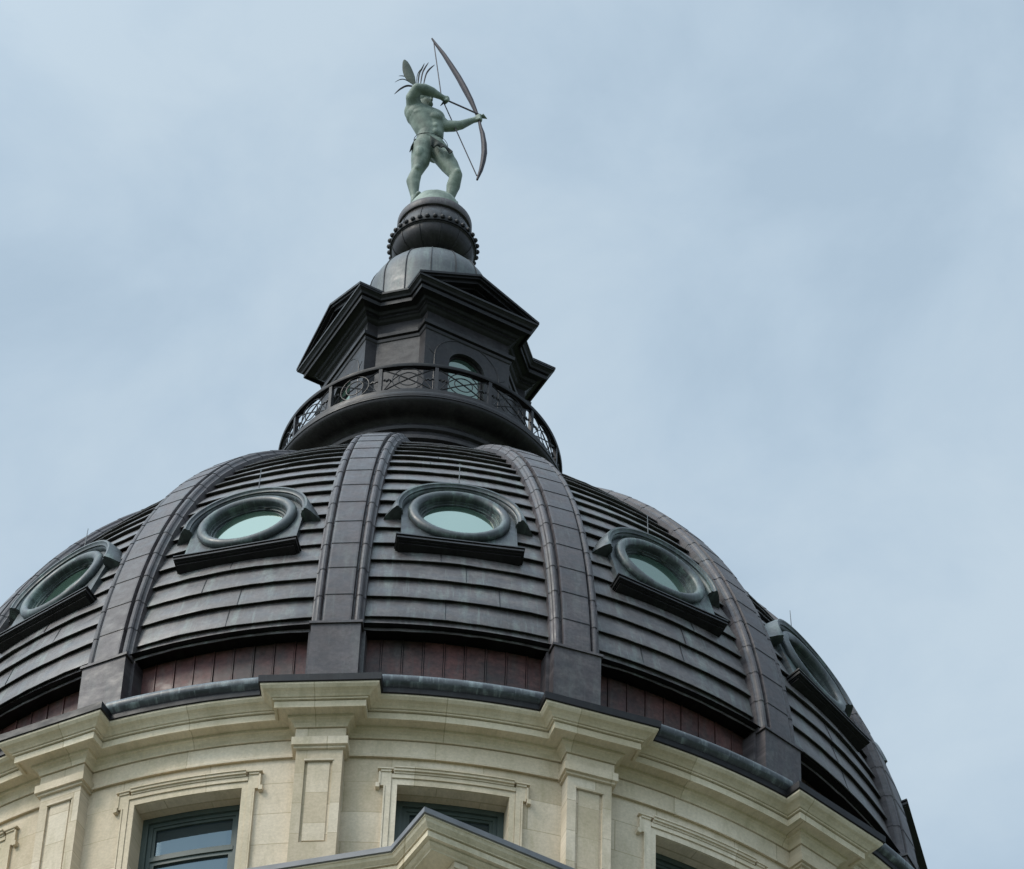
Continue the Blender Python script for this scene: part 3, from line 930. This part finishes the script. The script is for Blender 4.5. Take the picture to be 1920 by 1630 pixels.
BODY = [
 ((-0.575, 0.0, 75.467),0.24,(-0.142, 0.0, 75.243),0.24),
 ((-0.506, 0.0, 75.351),0.27,(-0.191, 0.0, 75.177),0.26),
 ((-0.424, 0.0, 75.235),0.28,(-0.248, 0.02, 74.726),0.235),
 ((-0.165, 0.0, 75.179),0.24,(-0.12, 0.02, 74.698),0.20),
 ((-0.248, 0.02, 74.726),0.235,(-0.286, 0.05, 74.414),0.26),
 ((-0.284, 0.05, 74.373),0.26,(-0.104, 0.05, 74.331),0.25),
 ((-0.369, 0.02, 74.247),0.235,(-0.389, -0.0, 73.777),0.205),
 ((-0.389, -0.0, 73.777),0.205,(-0.443, -0.02, 73.40),0.13),
 ((-0.461, -0.02, 73.365),0.125,(-0.515, 0.04, 73.14),0.15),
 ((-0.515, 0.04, 73.14),0.15,(-0.467, 0.05, 72.62),0.078),
 ((-0.467, 0.05, 72.62),0.078,(-0.46, 0.04, 72.40),0.085),
 ((-0.46, 0.06, 72.40),0.09,(-0.38, -0.26, 72.37),0.06),
 ((-0.024, 0.08, 74.274),0.23,(0.236, 0.0, 73.698),0.20),
 ((0.236, 0.0, 73.698),0.20,(0.392, -0.05, 73.32),0.14),
 ((0.392, -0.05, 73.293),0.135,(0.345, 0.07, 73.08),0.15),
 ((0.345, 0.07, 73.08),0.145,(0.272, 0.14, 72.62),0.078),
 ((0.272, 0.14, 72.62),0.078,(0.26, 0.16, 72.44),0.085),
 ((0.26, 0.16, 72.42),0.09,(0.42, -0.06, 72.37),0.06),
 ((-0.063, 0.0, 75.189),0.17,(0.123, -0.02, 74.999),0.125),
 ((0.123, -0.02, 74.999),0.122,(0.29, -0.02, 75.03),0.125),
 ((0.29, -0.02, 75.03),0.125,(0.43, -0.02, 75.08),0.10),
 ((0.43, -0.02, 75.08),0.105,(0.69, 0.0, 75.298),0.068),
 ((0.69, 0.0, 75.298),0.066,(0.78, 0.0, 75.35),0.072),
 ((-0.576, -0.02, 75.483),0.2,(-0.645, -0.25, 75.64),0.15),
 ((-0.645, -0.25, 75.64),0.155,(-0.562, -0.42, 75.755),0.12),
 ((-0.562, -0.42, 75.755),0.12,(-0.40, -0.37, 75.80),0.13),
 ((-0.40, -0.37, 75.80),0.13,(-0.243, -0.3, 75.824),0.11),
 ((-0.243, -0.3, 75.824),0.11,(-0.01, -0.16, 75.832),0.065),
 ((-0.01, -0.16, 75.832),0.062,(0.04, -0.13, 75.83),0.075),
 ((-0.367, 0.0, 75.406),0.16,(-0.409, 0.03, 75.852),0.13),
 ((-0.447, 0.06, 76.165),0.225,(-0.401, 0.02, 75.96),0.19),
 ((-0.34, -0.03, 75.80),0.11,(-0.264, -0.05, 75.70),0.075),
 ((-0.274, -0.06, 75.98),0.05,(-0.225, -0.10, 75.90),0.04),
 ((-0.25, -0.07, 75.83),0.05,(-0.235, -0.09, 75.81),0.04),
]
mb = MB()
for a, ra, b_, rb_ in BODY: capsule(mb, a, ra, b_, rb_)
# muscle masses
for c, ax in (((-0.46, -0.16, 75.22), (0.17, 0.12, 0.13)), ((-0.13, -0.17, 75.12), (0.16, 0.11, 0.13)), ((-0.26, -0.17, 74.86), (0.065, 0.05, 0.085)), ((-0.12, -0.17, 74.84), (0.065, 0.05, 0.085)),
              ((-0.27, -0.16, 74.66), (0.065, 0.05, 0.085)), ((-0.12, -0.16, 74.64), (0.065, 0.05, 0.085)), ((-0.40, 0.20, 74.30), (0.2, 0.17, 0.2)), ((-0.08, 0.22, 74.28), (0.19, 0.16, 0.19)),
              ((-0.42, -0.08, 73.90), (0.13, 0.17, 0.24)), ((0.20, -0.08, 73.85), (0.13, 0.16, 0.22)), ((-0.44, -0.12, 73.40), (0.075, 0.075, 0.09)), ((0.42, -0.14, 73.33), (0.08, 0.075, 0.09)),
              ((-0.52, 0.13, 73.14), (0.11, 0.11, 0.18)), ((0.34, 0.16, 73.1), (0.11, 0.11, 0.18)), ((0.21, -0.02, 75.08), (0.12, 0.11, 0.08)), ((-0.60, -0.10, 75.53), (0.17, 0.17, 0.15))):
    ellipsoid(mb, c, ax)
# left hand closed round the bow grip, right hand on the string: palm, four fingers, thumb each
for i in range(4):
    z = 75.42 - i * 0.047
    pts = [(0.775, -0.045 + 0.0, z), (0.84, -0.072, z + 0.012), (0.882, -0.02, z + 0.012), (0.862, 0.035, z + 0.004)]
    for q in range(3): capsule(mb, pts[q], 0.026 - 0.002 * q, pts[q + 1], 0.024 - 0.002 * q, 8)
capsule(mb, (0.77, 0.02, 75.44), 0.03, (0.83, 0.05, 75.50), 0.026, 8); capsule(mb, (0.83, 0.05, 75.50), 0.026, (0.87, 0.01, 75.51), 0.022, 8)
for i in range(4):
    z = 75.865 - i * 0.042
    ln = (0.9, 1.0, 0.95, 0.75)[i]
    pts = [(0.05, -0.15, z), (0.05 + 0.065 * ln, -0.175, z - 0.005), (0.05 + 0.10 * ln, -0.135, z - 0.01), (0.05 + 0.065 * ln, -0.10, z - 0.012)]
    for q in range(3): capsule(mb, pts[q], 0.025 - 0.002 * q, pts[q + 1], 0.023 - 0.002 * q, 8)
capsule(mb, (0.02, -0.10, 75.80), 0.028, (0.07, -0.075, 75.72), 0.024, 8); capsule(mb, (0.07, -0.075, 75.72), 0.024, (0.10, -0.09, 75.755), 0.02, 8)
o = mb.build('tmp', M_STA)
bake(o, 'body', M_STA, S, 0.015, 9)

def sbuild(mb, name, mat, **kw): return mb.build(name, mat, S, uvr=1, **kw)
# bow: a flat limb that narrows to both tips
BOW = [(-0.312, 0.0, 78.109), (-0.207, 0.0, 77.898), (-0.024, 0.0, 77.554), (0.161, 0.0, 77.149), (0.33, 0.0, 76.766), (0.487, 0.0, 76.363), (0.629, 0.0, 75.981), (0.73, 0.0, 75.66), (0.817, 0.0, 75.36), (0.864, 0.0, 75.077), (0.918, 0.0, 74.837), (0.959, 0.0, 74.516), (0.974, 0.0, 74.194), (0.957, 0.0, 73.91), (0.923, 0.0, 73.626), (0.879, 0.0, 73.421), (0.85, 0.0, 73.279)]
wid = [0.024, 0.04, 0.058, 0.072, 0.082, 0.085, 0.074, 0.056, 0.04, 0.05, 0.07, 0.082, 0.086, 0.078, 0.062, 0.045, 0.03]
mb = MB(); mb.tube(BOW, wid, 12, flat=0.75); sbuild(mb, 'bow', M_BOW)
mb = MB(); mb.tube([(-0.264, 0.0, 77.956), (-0.024, -0.12, 75.909), (0.03, -0.12, 75.75), (0.047, -0.1, 75.693), (0.836, 0.0, 73.409)], 0.013, 6); sbuild(mb, 'bowstring', M_BOW)
mb = MB(); mb.tube([(-0.05, -0.15, 75.83), (0.154, -0.12, 75.761), (0.642, -0.06, 75.548), (0.90, -0.03, 75.43)], 0.02, 8)
sbuild(mb, 'arrow', M_BOW)
mb = MB(); mb.tube([(0.86, -0.035, 75.44), (0.90, -0.03, 75.43), (1.0, -0.01, 75.37)], [0.02, 0.07, 0.006], 8, flat=0.45); sbuild(mb, 'arrowhead', M_STA)
mb = MB(); mb.tube([(0.05, -0.14, 75.74), (0.02, -0.14, 75.66), (-0.03, -0.14, 75.56)], [0.02, 0.038, 0.012], 6, flat=0.5); sbuild(mb, 'fletching', M_FEA)
# feathers
F = [[(-0.615, 0.05, 76.461), (-0.69, 0.05, 76.62), (-0.745, 0.05, 76.762), (-0.80, 0.05, 76.95), (-0.839, 0.05, 77.132), (-0.887, 0.05, 77.347)],
 [(-0.554, 0.05, 76.40), (-0.542, 0.08, 76.905), (-0.486, 0.08, 77.122), (-0.441, 0.08, 77.304)],
 [(-0.502, 0.05, 76.40), (-0.477, 0.08, 76.912), (-0.422, 0.08, 77.15), (-0.351, 0.08, 77.348)],
 [(-0.439, 0.05, 76.40), (-0.397, 0.08, 76.878), (-0.328, 0.08, 77.096), (-0.213, 0.08, 77.277)],
 [(-0.581, 0.05, 76.40), (-0.585, 0.08, 76.817), (-0.546, 0.08, 77.01), (-0.486, 0.08, 77.122)],
 [(-0.60, 0.05, 76.40), (-0.782, 0.08, 76.47), (-0.932, 0.08, 76.341), (-1.057, 0.08, 76.141)],
 [(-0.60, 0.05, 76.42), (-0.817, 0.08, 76.667), (-0.947, 0.08, 76.675), (-1.071, 0.08, 76.558)],
 [(-0.60, 0.05, 76.45), (-0.795, 0.08, 76.753), (-0.901, 0.08, 76.806), (-0.992, 0.08, 76.797)]]
def bez(pts, n=10):
    out_ = []
    for i in range(n + 1):
        t = i / n * (len(pts) - 1); k_ = min(int(t), len(pts) - 2); u = t - k_
        p0, p1, p2, p3 = [Vector(pts[max(0, min(len(pts) - 1, q))]) for q in (k_ - 1, k_, k_ + 1, k_ + 2)]
        out_.append(0.5 * ((2 * p1) + (p2 - p0) * u + (2 * p0 - 5 * p1 + 4 * p2 - p3) * u * u + (3 * p1 - 3 * p2 + p3 - p0) * u ** 3))
    return out_
for i, f in enumerate(F):
    mb = MB()
    if i == 0: mb.tube(bez(f, 12), [0.03, 0.05, 0.075, 0.095, 0.11, 0.115, 0.118, 0.115, 0.11, 0.10, 0.085, 0.06, 0.02], 10, thin=0.3)
    else:
        w_ = 0.028 if i in (1, 2, 3, 5) else 0.014
        mb.tube(bez(f, 10), [w_ * q for q in (0.5, 0.7, 0.9, 1, 1, 1, 1, 0.9, 0.75, 0.5, 0.15)], 8, flat=0.6)
    sbuild(mb, 'feather', M_FEA2 if i == 0 else M_FEA if i in (1, 4, 6, 7) else M_BOW)
# hair band and loincloth
mb = MB()
mb.tube([Vector((-0.447, 0.06, 76.17)) + Vector((0.235 * math.cos(t), 0.235 * math.sin(t), 0.05 * math.cos(t))) for t in [2 * PI * i / 24 for i in range(25)]], 0.03, 8)
sbuild(mb, 'headband', M_FEA)
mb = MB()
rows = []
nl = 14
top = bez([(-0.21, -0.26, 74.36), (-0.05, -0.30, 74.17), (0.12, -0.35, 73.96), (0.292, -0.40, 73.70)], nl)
bot = bez([(-0.19, -0.27, 73.98), (-0.10, -0.30, 73.96), (0.05, -0.36, 73.90), (0.235, -0.40, 73.66)], nl)  # cloth hangs deeper at left, its dark colour also standing in for crotch shade
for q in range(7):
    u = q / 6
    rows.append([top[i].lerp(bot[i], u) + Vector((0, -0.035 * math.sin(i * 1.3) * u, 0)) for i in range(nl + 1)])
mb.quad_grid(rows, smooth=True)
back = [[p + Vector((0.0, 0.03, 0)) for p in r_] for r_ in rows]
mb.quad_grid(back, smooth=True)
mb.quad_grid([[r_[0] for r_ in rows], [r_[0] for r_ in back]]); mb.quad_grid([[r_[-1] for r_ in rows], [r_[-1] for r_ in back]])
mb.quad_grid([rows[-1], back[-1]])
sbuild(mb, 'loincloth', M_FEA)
mb = MB()
mb.tube([Vector((-0.19, 0.05, 74.47)) + Vector((0.37 * math.cos(t), 0.285 * math.sin(t), -0.08 * math.cos(t))) for t in [2 * PI * i / 32 for i in range(33)]], 0.007, 6)
mb.tube([(-0.53, -0.05, 74.45), (-0.60, -0.1, 74.1), (-0.63, -0.1, 73.96)], [0.03, 0.05, 0.02], 8, flat=0.4)
sbuild(mb, 'belt', M_FEA)
# rough bronze mound under the feet
mb = MB()
rows = []
for r_, z in ((0.02, 72.37), (0.25, 72.37), (0.42, 72.34), (0.50, 72.26), (0.57, 72.10), (0.61, 71.92), (0.64, 71.70)):
    rows.append([pol(r_ * (1 + 0.05 * noise.noise(Vector((math.cos(a) * 2, math.sin(a) * 2, z * 2)))), a, z + 0.04 * noise.noise(Vector((r_ * 4, a * 2, 1)))) for a in [2 * PI * i / 48 for i in range(48)]])
mb.quad_grid(rows, closed_u=True, smooth=True)
sbuild(mb, 'mound', M_STA)
